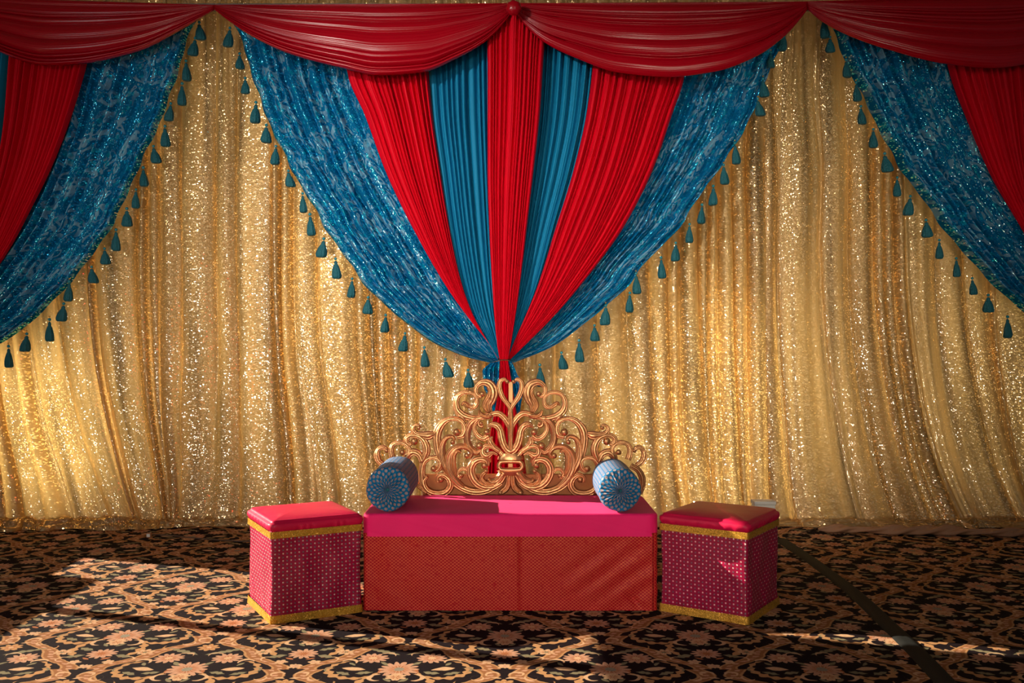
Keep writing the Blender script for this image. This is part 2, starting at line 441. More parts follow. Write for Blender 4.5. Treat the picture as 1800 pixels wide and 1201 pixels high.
gl = gnt.nodes.new('ShaderNodeBsdfGlossy'); gl.inputs['Roughness'].default_value = 0.02
gx = gnt.nodes.new('ShaderNodeMixShader'); gx.inputs[0].default_value = 0.05
gnt.links.new(tr.outputs[0], gx.inputs[1]); gnt.links.new(gl.outputs[0], gx.inputs[2]); gnt.links.new(gx.outputs[0], gnt.nodes['Material Output'].inputs[0])
M['glass'] = gm


# ------------------------------------------------------------------ mesh helpers
def mesh_obj(name, V, F, m, parent=None, uv=None, smooth=True, attr=None):
    me = bpy.data.meshes.new(name)
    me.from_pydata([tuple(map(float, v)) for v in V], [], [tuple(map(int, f)) for f in F])
    if uv is not None:
        l = me.uv_layers.new(name='UVMap'); li = np.zeros(len(me.loops), dtype=np.int32); me.loops.foreach_get('vertex_index', li)
        l.data.foreach_set('uv', np.asarray(uv, dtype=np.float32)[li].ravel())
    if attr is not None:
        for k, a in attr.items():
            at = me.attributes.new(k, 'FLOAT', 'POINT'); at.data.foreach_set('value', np.asarray(a, dtype=np.float32))
    me.polygons.foreach_set('use_smooth', [smooth]*len(me.polygons))
    me.materials.append(m); me.update()
    o = bpy.data.objects.new(name, me); C.objects.link(o)
    if parent: o.parent = parent
    return o


def grid_faces(nv, nu, flip=False, wrap=False, off=0):
    i, j = np.meshgrid(np.arange(nv-1), np.arange(nu if wrap else nu-1), indexing='ij')
    j2 = (j+1) % nu
    a = i*nu+j; b = i*nu+j2; c = (i+1)*nu+j2; d = (i+1)*nu+j
    F = np.stack([a, b, c, d] if not flip else [a, d, c, b], -1).reshape(-1, 4)+off
    return F


def grid_obj(name, X, Y, Z, m, parent=None, uv=None, thick=0.0):
    nv, nu = X.shape
    V = np.stack([X, Y, Z], -1).reshape(-1, 3)
    o = mesh_obj(name, V, grid_faces(nv, nu), m, parent, uv=None if uv is None else np.stack(uv, -1).reshape(-1, 2))
    if thick:
        s = o.modifiers.new('thickness', 'SOLIDIFY'); s.thickness = thick; s.offset = 0
    return o


def empty(name, loc, label, cat, group=None, rz=0):
    o = bpy.data.objects.new(name, None); C.objects.link(o); o.location = loc; o.rotation_euler = (0, 0, rz)
    o.empty_display_size = 0.1
    tag(o, label, cat, group); return o


def tag(o, label, cat, group=None):
    o['label'] = label; o['category'] = cat
    if group: o['group'] = group
    return o


def struct(o): o['kind'] = 'structure'; return o


def box_vf(x0, x1, y0, y1, z0, z1):
    V = [(x, y, z) for x in (x0, x1) for y in (y0, y1) for z in (z0, z1)]
    F = [(0, 1, 3, 2), (4, 6, 7, 5), (0, 4, 5, 1), (2, 3, 7, 6), (0, 2, 6, 4), (1, 5, 7, 3)]
    return V, F


def boxes(name, L, m, parent=None, bev=0.0):
    V, F = [], []
    for b in L:
        v, f = box_vf(*b); F += [tuple(i+len(V) for i in q) for q in f]; V += v
    o = mesh_obj(name, V, F, m, parent, smooth=False)
    if bev:
        bm_ = o.modifiers.new('bevel', 'BEVEL'); bm_.width = bev; bm_.segments = 3
    return o


def tube(name, pts, r, m, parent=None, n=10, flat=1.0):
    P = np.array(pts, float); N = len(P)
    T = np.gradient(P, axis=0); T /= np.linalg.norm(T, axis=1)[:, None]+1e-9
    up = np.array([0, 0, 1.0]); V = []
    for i in range(N):
        u = up if abs(T[i] @ up) < 0.95 else np.array([1.0, 0, 0])
        a = np.cross(T[i], u); a /= np.linalg.norm(a); b2 = np.cross(a, T[i])
        rr = r[i] if hasattr(r, '__len__') else r
        for k in range(n):
            th = 2*math.pi*k/n; V.append(P[i]+a*math.cos(th)*rr+b2*math.sin(th)*rr*flat)
    F = [tuple(q) for q in grid_faces(N, n, wrap=True)] + [tuple(range(n))[::-1], tuple(range((N-1)*n, N*n))]
    return mesh_obj(name, V, F, m, parent)


def lathe_vf(prof, n=20, ripple=None):
    V = []
    for (r, z) in prof:
        for k in range(n):
            th = 2*math.pi*k/n; rr = r*(1+(ripple(th, z) if ripple else 0))
            V.append((rr*math.cos(th), rr*math.sin(th), z))
    F = [tuple(q) for q in grid_faces(len(prof), n, wrap=True)] + [tuple(range(n))[::-1], tuple(range((len(prof)-1)*n, len(prof)*n))]
    return V, F


def W(px, py, D): return ((px-CX)/FPX*D, H-(py-CY)/FPX*D)


def pchip(xs, ys, x):
    """smooth interpolation through points without overshoot"""
    xs = np.asarray(xs, float); ys = np.asarray(ys, float)
    h = np.diff(xs); d = np.diff(ys)/h; mm = np.zeros_like(ys)
    mm[0], mm[-1] = d[0], d[-1]
    for k in range(1, len(xs)-1):
        if d[k-1]*d[k] > 0:
            w1, w2 = 2*h[k]+h[k-1], h[k]+2*h[k-1]; mm[k] = (w1+w2)/(w1/d[k-1]+w2/d[k])
    i = np.clip(np.searchsorted(xs, x)-1, 0, len(xs)-2); t = (x-xs[i])/h[i]
    t2, t3 = t*t, t*t*t
    return (2*t3-3*t2+1)*ys[i]+(t3-2*t2+t)*h[i]*mm[i]+(-2*t3+3*t2)*ys[i+1]+(t3-t2)*h[i]*mm[i+1]


def pleats(n, seed, sharp=0.6, jitter=0.45):
    """irregular rounded pleats over 0..1: returns f(u) in 0..1"""
    rg = np.random.RandomState(seed)
    w = np.exp(1.5*jitter*rg.uniform(-1, 1, n)); br = np.concatenate([[0], np.cumsum(w)]); br /= br[-1]
    amp = 0.45+0.55*rg.rand(n)
    def f(u):
        u = np.clip(u, 0, 1-1e-6); i = np.clip(np.searchsorted(br, u, side='right')-1, 0, n-1)
        t = (u-br[i])/(br[i+1]-br[i])
        return amp[i]*np.sin(np.pi*t)**sharp
    return f


def pleat2(n, seed, width):
    """folds of very unequal width: forward bulge and sideways overlap"""
    rg = np.random.RandomState(seed)
    w = np.exp(rg.uniform(-0.95, 0.75, n)); br = np.concatenate([[0], np.cumsum(w)]); br /= br[-1]
    ph = rg.uniform(0.5, 1.0, n)
    def f(u):
        u = np.clip(u, 0, 1-1e-6); i = np.clip(np.searchsorted(br, u, side='right')-1, 0, n-1)
        wd = (br[i+1]-br[i])*width; t = (u-br[i])/(br[i+1]-br[i])
        a = ph[i]*np.minimum(1.0, 0.35+0.13/ (wd+0.06)*0.5)
        return a*np.sin(np.pi*t)**1.3, -np.sin(2*np.pi*t)*wd*ph[i]
    return f


def smooth_noise(n, seed):
    rg = np.random.RandomState(seed); k = rg.uniform(-1, 1, n+3)
    def f(u):
        s = np.clip(u, 0, 1)*n; i = np.clip(s.astype(int), 0, n); t = s-i; t = t*t*(3-2*t)
        return k[i]*(1-t)+k[i+1]*t
    return f


# ------------------------------------------------------------------ room shell
struct(boxes('floor', [(-4.6, 4.6, -1.5, 7.35, -0.1, 0.0)], M['carpet']))
struct(boxes('wall_back', [(-4.6, 4.6, 7.25, 7.4, 0, 4.4)], M['wall']))
# unseen left wall, its window openings shaped to place the sun patches
wl = [(-4.55, -4.4, -1.5, 4.0, 0, 4.4), (-4.55, -4.4, 6.78, 7.25, 0, 4.4), (-4.55, -4.4, 6.3, 6.78, 0, 2.12), (-4.55, -4.4, 4.0, 5.85, 0, 0.98), (-4.55, -4.4, 5.85, 6.3, 0, 0.85),
      (-4.55, -4.4, 4.0, 6.78, 2.85, 4.4), (-4.55, -4.4, 4.0, 5.97, 2.12, 2.85)]
struct(boxes('wall_left', wl, M['wall']))
struct(boxes('window_1', [(-4.53, -4.42, 5.27, 5.33, 0.98, 2.12), (-4.53, -4.42, 5.97, 6.78, 2.12, 2.19)], M['frame']))
struct(boxes('window_2', [(-4.482, -4.478, 4.0, 6.3, 0.98, 2.12), (-4.482, -4.478, 5.97, 6.78, 2.19, 2.85)], M['glass']))
struct(boxes('ceiling', [(-4.6, 4.6, 3.2, 7.4, 4.4, 4.5)], M['ceil']))
struct(boxes('trim_1', [(-4.4, 4.4, 7.22, 7.25, 3.62, 3.72)], M['frame']))

# ------------------------------------------------------------------ gold sequin curtains
YG, ZT = 6.77, 3.61


def gold_panel(x0, x1, seed, sweep, label, pool=(0.2, 0.2), nf=12, gather=None):
    width = x1-x0
    nu = int(width/0.0065); 
    s = np.concatenate([np.linspace(0, 1, 190), 1+np.linspace(0.01, 1, 46)])      # 0..1 hanging, 1..2 pooled on the floor
    U, S = np.meshgrid(np.linspace(0, 1, nu), s)
    hang = np.clip(S, 0, 1); flo = np.clip(S-1, 0, 1)
    z = ZT*(1-hang)
    g = np.clip(1-z/1.9, 0, 1)**2
    X = x0 + U*width
    # pleats: fine at the pole, merging into wider folds lower down
    dr1, dr2 = smooth_noise(6, seed+3), smooth_noise(7, seed+4)
    Ud = np.clip(U + 0.010*dr1(hang)*np.sin(U*9+seed) + 0.004*dr2(U), 0, 1)
    wt = np.clip(1-hang*3.0, 0, 1); wl_ = np.clip((hang-0.45)/0.5, 0, 1)
    fold = np.zeros_like(X)
    for (n_, sd, am, wgt, lap) in ((int(nf*2.2), seed, 0.016, 0.30+0.70*wt, 0.10), (nf, seed+1, 0.135, (1-wt)*(1-0.55*wl_), 0.20), (int(nf*0.6), seed+2, 0.09, (1-wt)*(0.25+0.75*wl_), 0.17)):
        yy_, xx_ = pleat2(n_, sd, width)(Ud)
        fold += am*wgt*yy_; X = X + lap*wgt*xx_
    fold += (0.009*smooth_noise(int(width*19), seed+5)(Ud) + 0.0035*smooth_noise(int(width*42), seed+15)(Ud))*(1-0.6*wt)
    X = X + sweep(X)*g
    if gather is not None:                       # pulled together near the floor at one side
        X = X + (gather[0]-X)*gather[1]*np.clip(1-z/1.0, 0, 1)**2*np.exp(-((X-gather[0])/0.35)**2)
    Y = YG - fold
    zz = z.copy()
    # lower part leans forward into the pool
    Y -= 0.10*np.clip(1-z/0.5, 0, 1)**2
    n1, n2, n3 = smooth_noise(int(width*5), seed+6), smooth_noise(int(width*17), seed+7), smooth_noise(int(width*9), seed+8)
    dep = (pool[0]*(1-U)+pool[1]*U)*(1+0.22*n1(U))
    Y = Y - np.where(S > 1, flo*dep, 0)
    lump = np.abs(np.sin(flo*np.pi*2.6 + 2.2*n1(U) + 1.3*n2(U)))*(0.016+0.030*np.abs(n3(U)))*(0.5+dep*4.5)
    zz = np.where(S > 1, 0.006+lump*np.sin(np.pi*np.clip(flo, 0, 1))**0.6 + 0.02*(1-flo)**3, np.maximum(zz, 0.02+0.03*np.abs(n2(U))))
    X = X + np.where(S > 1, 0.05*n2(U)*flo + sweep(X)*0.15*flo, 0)
    o = grid_obj('sequin_curtain', X, Y, zz, M['gold'], uv=(U*width*1.25, np.where(S > 1, -flo*0.3, z)))
    tag(o, label, 'curtain', 'gold sequin curtains of the backdrop')
    return o


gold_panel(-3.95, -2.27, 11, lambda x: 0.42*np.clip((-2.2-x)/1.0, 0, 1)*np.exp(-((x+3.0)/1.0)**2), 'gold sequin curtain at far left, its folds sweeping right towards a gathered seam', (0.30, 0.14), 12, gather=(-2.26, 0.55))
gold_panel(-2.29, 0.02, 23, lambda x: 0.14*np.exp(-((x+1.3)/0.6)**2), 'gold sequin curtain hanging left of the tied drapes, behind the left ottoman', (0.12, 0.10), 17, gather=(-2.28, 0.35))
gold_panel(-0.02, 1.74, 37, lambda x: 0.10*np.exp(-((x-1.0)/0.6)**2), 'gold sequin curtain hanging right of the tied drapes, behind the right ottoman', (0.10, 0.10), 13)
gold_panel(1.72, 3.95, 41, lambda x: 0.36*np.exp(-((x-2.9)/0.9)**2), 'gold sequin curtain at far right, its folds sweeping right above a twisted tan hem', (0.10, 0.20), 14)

# twisted tan hem lying along the right curtain's foot
hx = np.linspace(0, 1, 260); ring = 18
Pts = []
hp = [W(px, py, 1)[0] for px, py in ()]
HV = []
rgh = np.random.RandomState(5)
for i, t in enumerate(hx):
    xx = 1.98 + 1.75*t; yy = 6.335 - 0.16*t + 0.012*math.sin(t*17)
    rad = 0.032*(0.8+0.35*math.sin(t*23+1)*math.sin(t*9))*(min(1, t*12, (1-t)*12+0.05))**0.5
    for k in range(ring):
        th = 2*math.pi*k/ring; tw = th*1 + t*42
        r2 = rad*(1+0.30*math.sin(3*th+t*60))
        HV.append((xx, yy+r2*1.25*math.cos(th), max(0.004, 0.026+r2*math.sin(th))))
tw = mesh_obj('twisted_hem', HV, [tuple(q) for q in grid_faces(len(hx), ring, wrap=True)], M['hem'])
tag(tw, 'twisted roll of tan cloth lying on the carpet along the right curtain foot', 'cloth')

# crossbar carrying everything, with uprights
bar = empty('backdrop_frame', (0, 6.56, 0), 'grey steel pipe frame that carries the backdrop behind the curtains', 'frame')
def local_boxes(name, L, m, par):
    return boxes(name, L, m, par)
boxes('crossbar', [(-3.95, 3.95, -0.02, 0.02, 3.46, 3.50)], M['pipe'], bar)


# ------------------------------------------------------------------ swagged valances
def swag(pxl, pxr, ytop_l, ytop_r, bottom, seed, label, D=6.28, nf=9):
    """bottom: list of (u, px below the top line)"""
    nu, nv = 130, 220
    U, V = np.meshgrid(np.linspace(0, 1, nu), np.linspace(0, 1, nv))
    top = ytop_l*(1-U)+ytop_r*U
    bu = pchip([b[0] for b in bottom], [b[1] for b in bottom], U)
    f1 = pleats(nf, seed, 0.8, 0.7); f2 = pleats(nf*3, seed+1, 1.0, 0.5)
    Vd = np.clip(V**0.92 + 0.012*np.sin(U*7+seed)*V*(1-V), 0, 1)
    belly = np.sin(np.pi*U)**0.6
    f3 = smooth_noise(4, seed+5)
    Y = -(0.050*f1(Vd)*(0.25+0.75*belly)*(0.3+0.7*V) + 0.004*f2(Vd)*(0.5+0.5*(1-belly)) + 0.09*belly*np.sin(np.pi*V*0.55)) + 0.012*f3(U)*V
    Dm = D
    px = pxl*(1-U)+pxr*U
    py = top + bu*V
    X = (px-CX)/FPX*Dm; Z = H-(py-CY)/FPX*Dm
    Yw = D + Y
    o = grid_obj('swag_valance', X, Yw, Z, M['red'], uv=(U*2, V), thick=0.003)
    tag(o, label, 'valance', 'crimson swags along the top of the backdrop')
    return o


swag(-140, 377, -8, 9, [(0, 14), (.1, 50), (.25, 92), (.45, 122), (.55, 118), (.75, 92), (.9, 48), (.97, 22), (1, 10)], 3, 'shadowed crimson swag at the top left corner, running out of view')
swag(377, 902, 9, 6, [(0, 8), (.05, 30), (.14, 62), (.26, 92), (.43, 118), (.56, 132), (.70, 126), (.81, 102), (.91, 70), (.965, 40), (1, 14)], 7, 'crimson swag with bright sheen, immediately left of the centre rosette')
swag(904, 1419, 6, 3, [(0, 14), (.035, 40), (.10, 72), (.20, 100), (.36, 130), (.52, 138), (.68, 128), (.82, 100), (.92, 62), (.97, 34), (1, 14)], 12, 'matt crimson swag, immediately right of the centre rosette')
swag(1419, 1940, 3, -12, [(0, 12), (.04, 34), (.12, 62), (.25, 92), (.45, 122), (.62, 132), (.8, 116), (.92, 70), (1, 16)], 19, 'shadowed crimson swag at the top right corner, running out of view')

# rosette where the two middle swags meet
xr_, zr_ = W(903, 15, 6.16)
V, F = [], []
nth, nr = 40, 14
for i in range(nr):
    a = i/(nr-1)*math.pi
    for k in range(nth):
        th = 2*math.pi*k/nth
        r = 0.048*math.sin(a)*(1+0.05*math.sin(7*th+2*a)*math.sin(a))
        V.append((xr_+r*math.cos(th), 6.15-0.036*math.cos(a), zr_+r*math.sin(th)))
F = [tuple(q) for q in grid_faces(nr, nth, wrap=True)]
ro = mesh_obj('fabric_rosette', V, F, M['red']); tag(ro, 'small crimson cloth rosette knotted where the two middle swags meet', 'rosette')


# ------------------------------------------------------------------ pleated drapes
def drape(name, left, right, n, D, m, seed, label, cat='drape', group=None, amp=1.0, dy=0.0, y0=None, parent=None, nv=110, sharp=0.95, scal=0.0, tex=1.0, cap=0.085):
    """left/right: edge polylines (px, py) read at depth D"""
    ys = sorted(set([max(left[0][1], right[0][1]), min(left[-1][1], right[-1][1])]))
    a, b = left[0][1], left[-1][1]
    S = np.linspace(0, 1, nv); nu = n*11
    U, SS = np.meshgrid(np.linspace(0, 1, nu), S)
    la, lb = left[0][1], left[-1][1]; ra, rb = right[0][1], right[-1][1]
    yl = la+(lb-la)*SS; yr = ra+(rb-ra)*SS
    xl = pchip([p[1] for p in left], [p[0] for p in left], yl); xr = pchip([p[1] for p in right], [p[0] for p in right], yr)
    if scal: 
        sgn = 1 if scal > 0 else -1
        wv = abs(scal)*(0.6*np.sin(SS*75)+0.4*np.sin(SS*41+1))*np.sin(np.pi*np.clip(SS*1.02, 0, 1))**0.3
        if scal > 0: xl = xl - wv
        else: xr = xr + wv
    px = xl*(1-U)+xr*U; py = yl*(1-U)+yr*U
    X = (px-CX)/FPX*D; Z = H-(py-CY)/FPX*D
    wm = np.hypot(xr-xl, yr-yl)/FPX*D                 # local width in metres
    f = pleats(n, seed, sharp, 0.55); f2 = pleats(n*2, seed+1, 0.8, 0.5)
    dr = smooth_noise(5, seed+2)
    Ud = np.clip(U+0.010*np.sin(SS*5+seed)*np.sin(U*np.pi*3), 0, 1)
    A = np.minimum(2.1*amp*wm/n, cap)
    big = smooth_noise(5, seed+3)
    Y = D + dy - A*f(Ud) - 0.14*A*f2(Ud) - 0.035*big(U)*np.clip(wm, 0, 1)*np.sin(np.pi*SS)
    if parent is not None: 
        pass
    L = np.cumsum(np.hypot(np.gradient(X, axis=0), np.gradient(Z, axis=0)), axis=0)
    w0 = float(wm.max())
    o = grid_obj(name, X, Y, Z, m, parent, uv=(U*w0*tex*1.6, L*tex))
    if label: tag(o, label, cat, group)
    return o


GR, GB, GT = 'crimson drapes of the striped fans', 'turquoise drapes of the striped fans', 'teal sequin drapes with tassels'
# middle fan, gathered at the tie (px 886, 632)
cr = drape('pleated_drape', [(855, 25), (857, 120), (857, 300), (860, 400), (865, 500), (873, 600), (878, 632)],
      [(963, 25), (957, 80), (949, 200), (938, 300), (926, 400), (914, 500), (899, 600), (893, 632)], 13, 6.31, M['redd'], 51,
      'straight crimson drape hanging down the middle of the backdrop below the rosette', group=GR)
drape('pleated_drape', [(748, 60), (752, 120), (757, 200), (771, 300), (786, 400), (808, 500), (825, 550), (855, 600), (874, 632)],
      [(866, 60), (868, 120), (868, 200), (869, 300), (872, 400), (876, 500), (879, 550), (882, 600), (884, 632)], 11, 6.43, M['blue'], 53,
      'turquoise drape left of the straight crimson middle drape', group=GB)
drape('pleated_drape', [(940, 60), (938, 120), (934, 200), (925, 300), (914, 400), (903, 500), (898, 550), (892, 600), (888, 632)],
      [(1050, 60), (1043, 125), (1034, 200), (1011, 300), (980, 400), (949, 500), (929, 550), (907, 600), (897, 632)], 10, 6.43, M['blue'], 57,
      'turquoise drape right of the straight crimson middle drape', group=GB)
drape('pleated_drape', [(600, 60), (612, 135), (640, 200), (677, 300), (725, 400), (785, 505), (828, 565), (856, 600), (876, 632)],
      [(750, 60), (753, 120), (760, 200), (774, 300), (790, 400), (812, 500), (830, 550), (857, 600), (877, 632)], 14, 6.37, M['redd'], 59,
      'crimson drape with its left edge beside the teal sequin drape, left half of middle fan', group=GR, dy=0.0)
drape('pleated_drape', [(1046, 60), (1041, 125), (1031, 200), (1008, 300), (977, 400), (946, 500), (926, 550), (904, 600), (892, 632)],
      [(1212, 60), (1202, 140), (1182, 200), (1147, 300), (1096, 400), (1022, 500), (975, 555), (925, 605), (897, 632)], 16, 6.37, M['redd'], 61,
      'crimson drape with its right edge beside the teal sequin drape, right half of middle fan', group=GR)
tl = drape('sequin_drape', [(398, 25), (417, 53), (440, 123), (463, 193), (493, 260), (520, 312), (550, 363), (577, 410), (610, 457), (643, 503), (700, 557), (733, 583), (777, 610), (820, 628), (862, 638)],
      [(640, 25), (645, 80), (650, 140), (672, 200), (712, 300), (762, 400), (818, 500), (858, 570), (872, 606), (880, 622), (884, 632)], 10, 6.50, M['teal'], 63,
      'teal sequin drape sweeping from upper left to the centre tie, left of middle fan', group=GT, amp=1.0, cap=0.11, sharp=0.9, scal=2.5, nv=170)
tr_ = drape('sequin_drape', [(1150, 25), (1150, 80), (1148, 140), (1130, 200), (1095, 300), (1045, 400), (975, 500), (932, 570), (908, 606), (895, 622), (890, 632)],
      [(1394, 25), (1385, 55), (1352, 123), (1325, 193), (1296, 250), (1260, 303), (1233, 340), (1203, 388), (1174, 423), (1143, 453), (1095, 512), (1055, 547), (1010, 583), (960, 615), (903, 638)], 10, 6.50, M['teal'], 67,
      'teal sequin drape sweeping from upper right to the centre tie, right of middle fan', group=GT, amp=1.0, cap=0.11, sharp=0.9, scal=-2.5, nv=170)
# left fan, only its right half in view
drape('pleated_drape', [(-60, 60), (-62, 115), (-70, 225), (-85, 400), (-120, 560), (-150, 632)], [(24, 60), (18, 115), (8, 225), (-4, 300), (-38, 420), (-90, 540), (-146, 632)], 7, 6.43, M['blue'], 71,
      'turquoise drape, a narrow sliver at the left edge under the corner swag', group=GB)
drape('pleated_drape', [(22, 60), (17, 115), (7, 225), (-6, 300), (-40, 420), (-92, 540), (-150, 632)], [(165, 60), (150, 127), (120, 225), (90, 300), (57, 366), (24, 428), (-25, 500), (-80, 565), (-146, 632)], 15, 6.37, M['redd'], 73,
      'shadowed crimson drape at the far left, beside the left edge of view', group=GR)
tll = drape('sequin_drape', [(120, 25), (115, 80), (105, 140), (90, 225), (62, 310), (20, 400), (-40, 490), (-90, 560), (-150, 632)],
      [(352, 25), (335, 55), (322, 100), (307, 150), (285, 212), (262, 262), (240, 309), (207, 384), (168, 444), (132, 490), (96, 528), (45, 576), (0, 604), (-60, 628), (-140, 640)], 10, 6.50, M['teal'], 79,
      'shadowed teal sequin drape at the far left, sweeping down out of view', group=GT, amp=1.0, cap=0.11, sharp=0.9, scal=-2.5, nv=170)
# right fan, only its left half in view
drape('pleated_drape', [(1794, 60), (1797, 110), (1800, 180), (1808, 300), (1830, 400), (1880, 540), (1930, 632)], [(1880, 60), (1880, 110), (1884, 180), (1892, 300), (1900, 400), (1920, 540), (1936, 632)], 7, 6.43, M['blue'], 83,
      'turquoise drape, a thin sliver at the right edge under the corner swag', group=GB)
drape('pleated_drape', [(1655, 60), (1668, 123), (1703, 217), (1743, 310), (1793, 397), (1840, 480), (1890, 560), (1930, 632)], [(1798, 60), (1801, 110), (1806, 180), (1815, 300), (1836, 400), (1884, 540), (1936, 632)], 14, 6.37, M['redd'], 87,
      'shadowed crimson drape at the far right, beside the right edge of view', group=GR)
trr = drape('sequin_drape', [(1440, 25), (1460, 43), (1477, 90), (1517, 173), (1550, 240), (1583, 300), (1617, 345), (1643, 384), (1680, 430), (1720, 475), (1760, 515), (1800, 550), (1870, 600), (1930, 636)],
      [(1690, 25), (1696, 80), (1704, 140), (1735, 217), (1775, 310), (1825, 397), (1870, 480), (1910, 560), (1936, 632)], 10, 6.50, M['teal'], 91,
      'shadowed teal sequin drape at the far right, sweeping down out of view', group=GT, amp=1.0, cap=0.11, sharp=0.9, scal=2.5, nv=170)

# the part of the fan below the tie
drape('drape_tail', [(879, 634), (878, 655), (874, 700), (862, 760), (856, 835), (846, 930)], [(893, 634), (897, 655), (904, 700), (914, 760), (926, 835), (938, 930)], 7, 6.33, M['redd'], 95, None, parent=cr, nv=60)
drape('drape_tail', [(862, 638), (848, 652), (850, 680), (862, 706), (866, 730), (862, 770)], [(880, 634), (880, 652), (878, 680), (876, 706), (880, 730), (885, 770)], 5, 6.36, M['teal'], 97, None, parent=tl, nv=40)
drape('drape_tail', [(890, 634), (893, 652), (900, 680), (902, 706), (900, 740), (898, 770)], [(900, 636), (908, 655), (920, 684), (916, 710), (912, 740), (910, 770)], 4, 6.37, M['teal'], 99, None, parent=tr_, nv=40)
cxx, czz = W(886.5, 632, 6.3)
cord = [(cxx+0.040*math.cos(a), 6.36+0.045*math.sin(a), czz+0.004*math.sin(3*a)) for a in np.linspace(0, 2*math.pi, 40)]
tag(tube('tie_cord', cord, 0.0035, M['cordb']), 'thin dark cord tying the middle fan of drapes together above the headboard', 'cord')

# tassels sewn along the teal drapes
rg = random.Random(4)
def tassel_mesh(seed):
    r2 = random.Random(seed); ph = r2.random()*6
    prof = [(0.0012, 0), (0.006, -0.004), (0.010, -0.011), (0.010, -0.017), (0.0095, -0.020), (0.015, -0.030), (0.020, -0.048), (0.024, -0.068), (0.026, -0.086), (0.024, -0.098), (0.016, -0.103), (0.004, -0.102)]
    V, F = lathe_vf(prof, 36, lambda th, z: (0.10*math.sin(9*th+ph)+0.07*math.sin(17*th+z*300+ph))*min(1, max(0, -z-0.02)/0.03))
    sq = 0.85+0.3*r2.random(); sk = r2.uniform(-0.18, 0.18)
    V = [(x*sq+z*sk, y*0.8, z*(0.92+0.14*r2.random()*0+0.1*math.sin(ph))) for (x, y, z) in V]
    me_o = mesh_obj('tassel', V, F, M['tassel']); me = me_o.data; bpy.data.objects.remove(me_o); return me
TM = [tassel_mesh(s) for s in range(6)]
def bead_mesh(m, r, nm, zc):
    prof = [(r*math.sin(a)+1e-4, zc+r*math.cos(a)) for a in np.linspace(0, math.pi, 9)]
    V, F = lathe_vf(prof, 12); o = mesh_obj(nm, V, F, m); me = o.data; bpy.data.objects.remove(o); return me
BM1 = bead_mesh(M['bead'], 0.0085, 'bead', 0.010); BM2 = bead_mesh(M['goldbead'], 0.0045, 'small_bead', 0.025)
def tassels(par, pts, D=6.43):
    for i, (px, py) in enumerate(pts):
        x, z = W(px, py-13, D)
        o = bpy.data.objects.new('tassel', TM[rg.randrange(6)]); C.objects.link(o); o.parent = par
        o.location = (x, D, z-0.012); s = rg.uniform(1.05, 1.28); o.scale = (s, s, s); o.rotation_euler = (0, rg.uniform(-0.06, 0.06), rg.uniform(-1, 1))
        for nm, me in (('bead', BM1), ('small_bead', BM2)):
            b = bpy.data.objects.new(nm, me); C.objects.link(b); b.parent = o
tassels(tl, [(404, 62), (421, 107), (431, 150), (450, 193), (468, 233), (485, 270), (507, 313), (532, 353), (545, 390), (569, 433), (590, 468), (619, 503), (647, 536), (678, 567), (712, 599), (746, 624), (783, 645), (823, 664)])
tassels(tr_, [(1378, 70), (1355, 105), (1341, 152), (1332, 187), (1292, 265), (1272, 303), (1254, 340), (1234, 373), (1212, 407), (1188, 440), (1162, 466), (1118, 494), (1107, 528), (1065, 550), (1045, 585), (1018, 612), (987, 633), (949, 655)])
tassels(tll, [(350, 52), (343, 80), (327, 120), (320, 160), (300, 195), (290, 235), (270, 270), (252, 308), (239, 346), (223, 380), (204, 417), (184, 450), (161, 482), (122, 508), (112, 547), (87, 575), (47, 600), (15, 622)])
tassels(trr, [(1448, 42), (1459, 78), (1487, 118), (1505, 158), (1513, 200), (1535, 240), (1555, 283), (1577, 325), (1600, 358), (1628, 400), (1651, 435), (1681, 467), (1709, 502), (1737, 532), (1771, 570)])


# ------------------------------------------------------------------ carved headboard
DH = 5.08
hb = empty('headboard', (0, DH, 0.0), 'carved gilt openwork headboard of scrolls standing behind the pink bench', 'headboard')
SC = DH/FPX
def hbp(px, py): return ((px-CX)*SC, H-(py-CY)*SC)


def crom(P, n=9):
    P = np.array(P, float); Q = np.vstack([2*P[0]-P[1], P, 2*P[-1]-P[-2]]); out = []
    for i in range(len(P)-1):
        p0, p1, p2, p3 = Q[i], Q[i+1], Q[i+2], Q[i+3]
        for t in np.linspace(0, 1, n, endpoint=False):
            out.append(0.5*((2*p1)+(-p0+p2)*t+(2*p0-5*p1+4*p2-p3)*t*t+(-p0+3*p1-3*p2+p3)*t**3))
    out.append(P[-1]); return np.array(out)


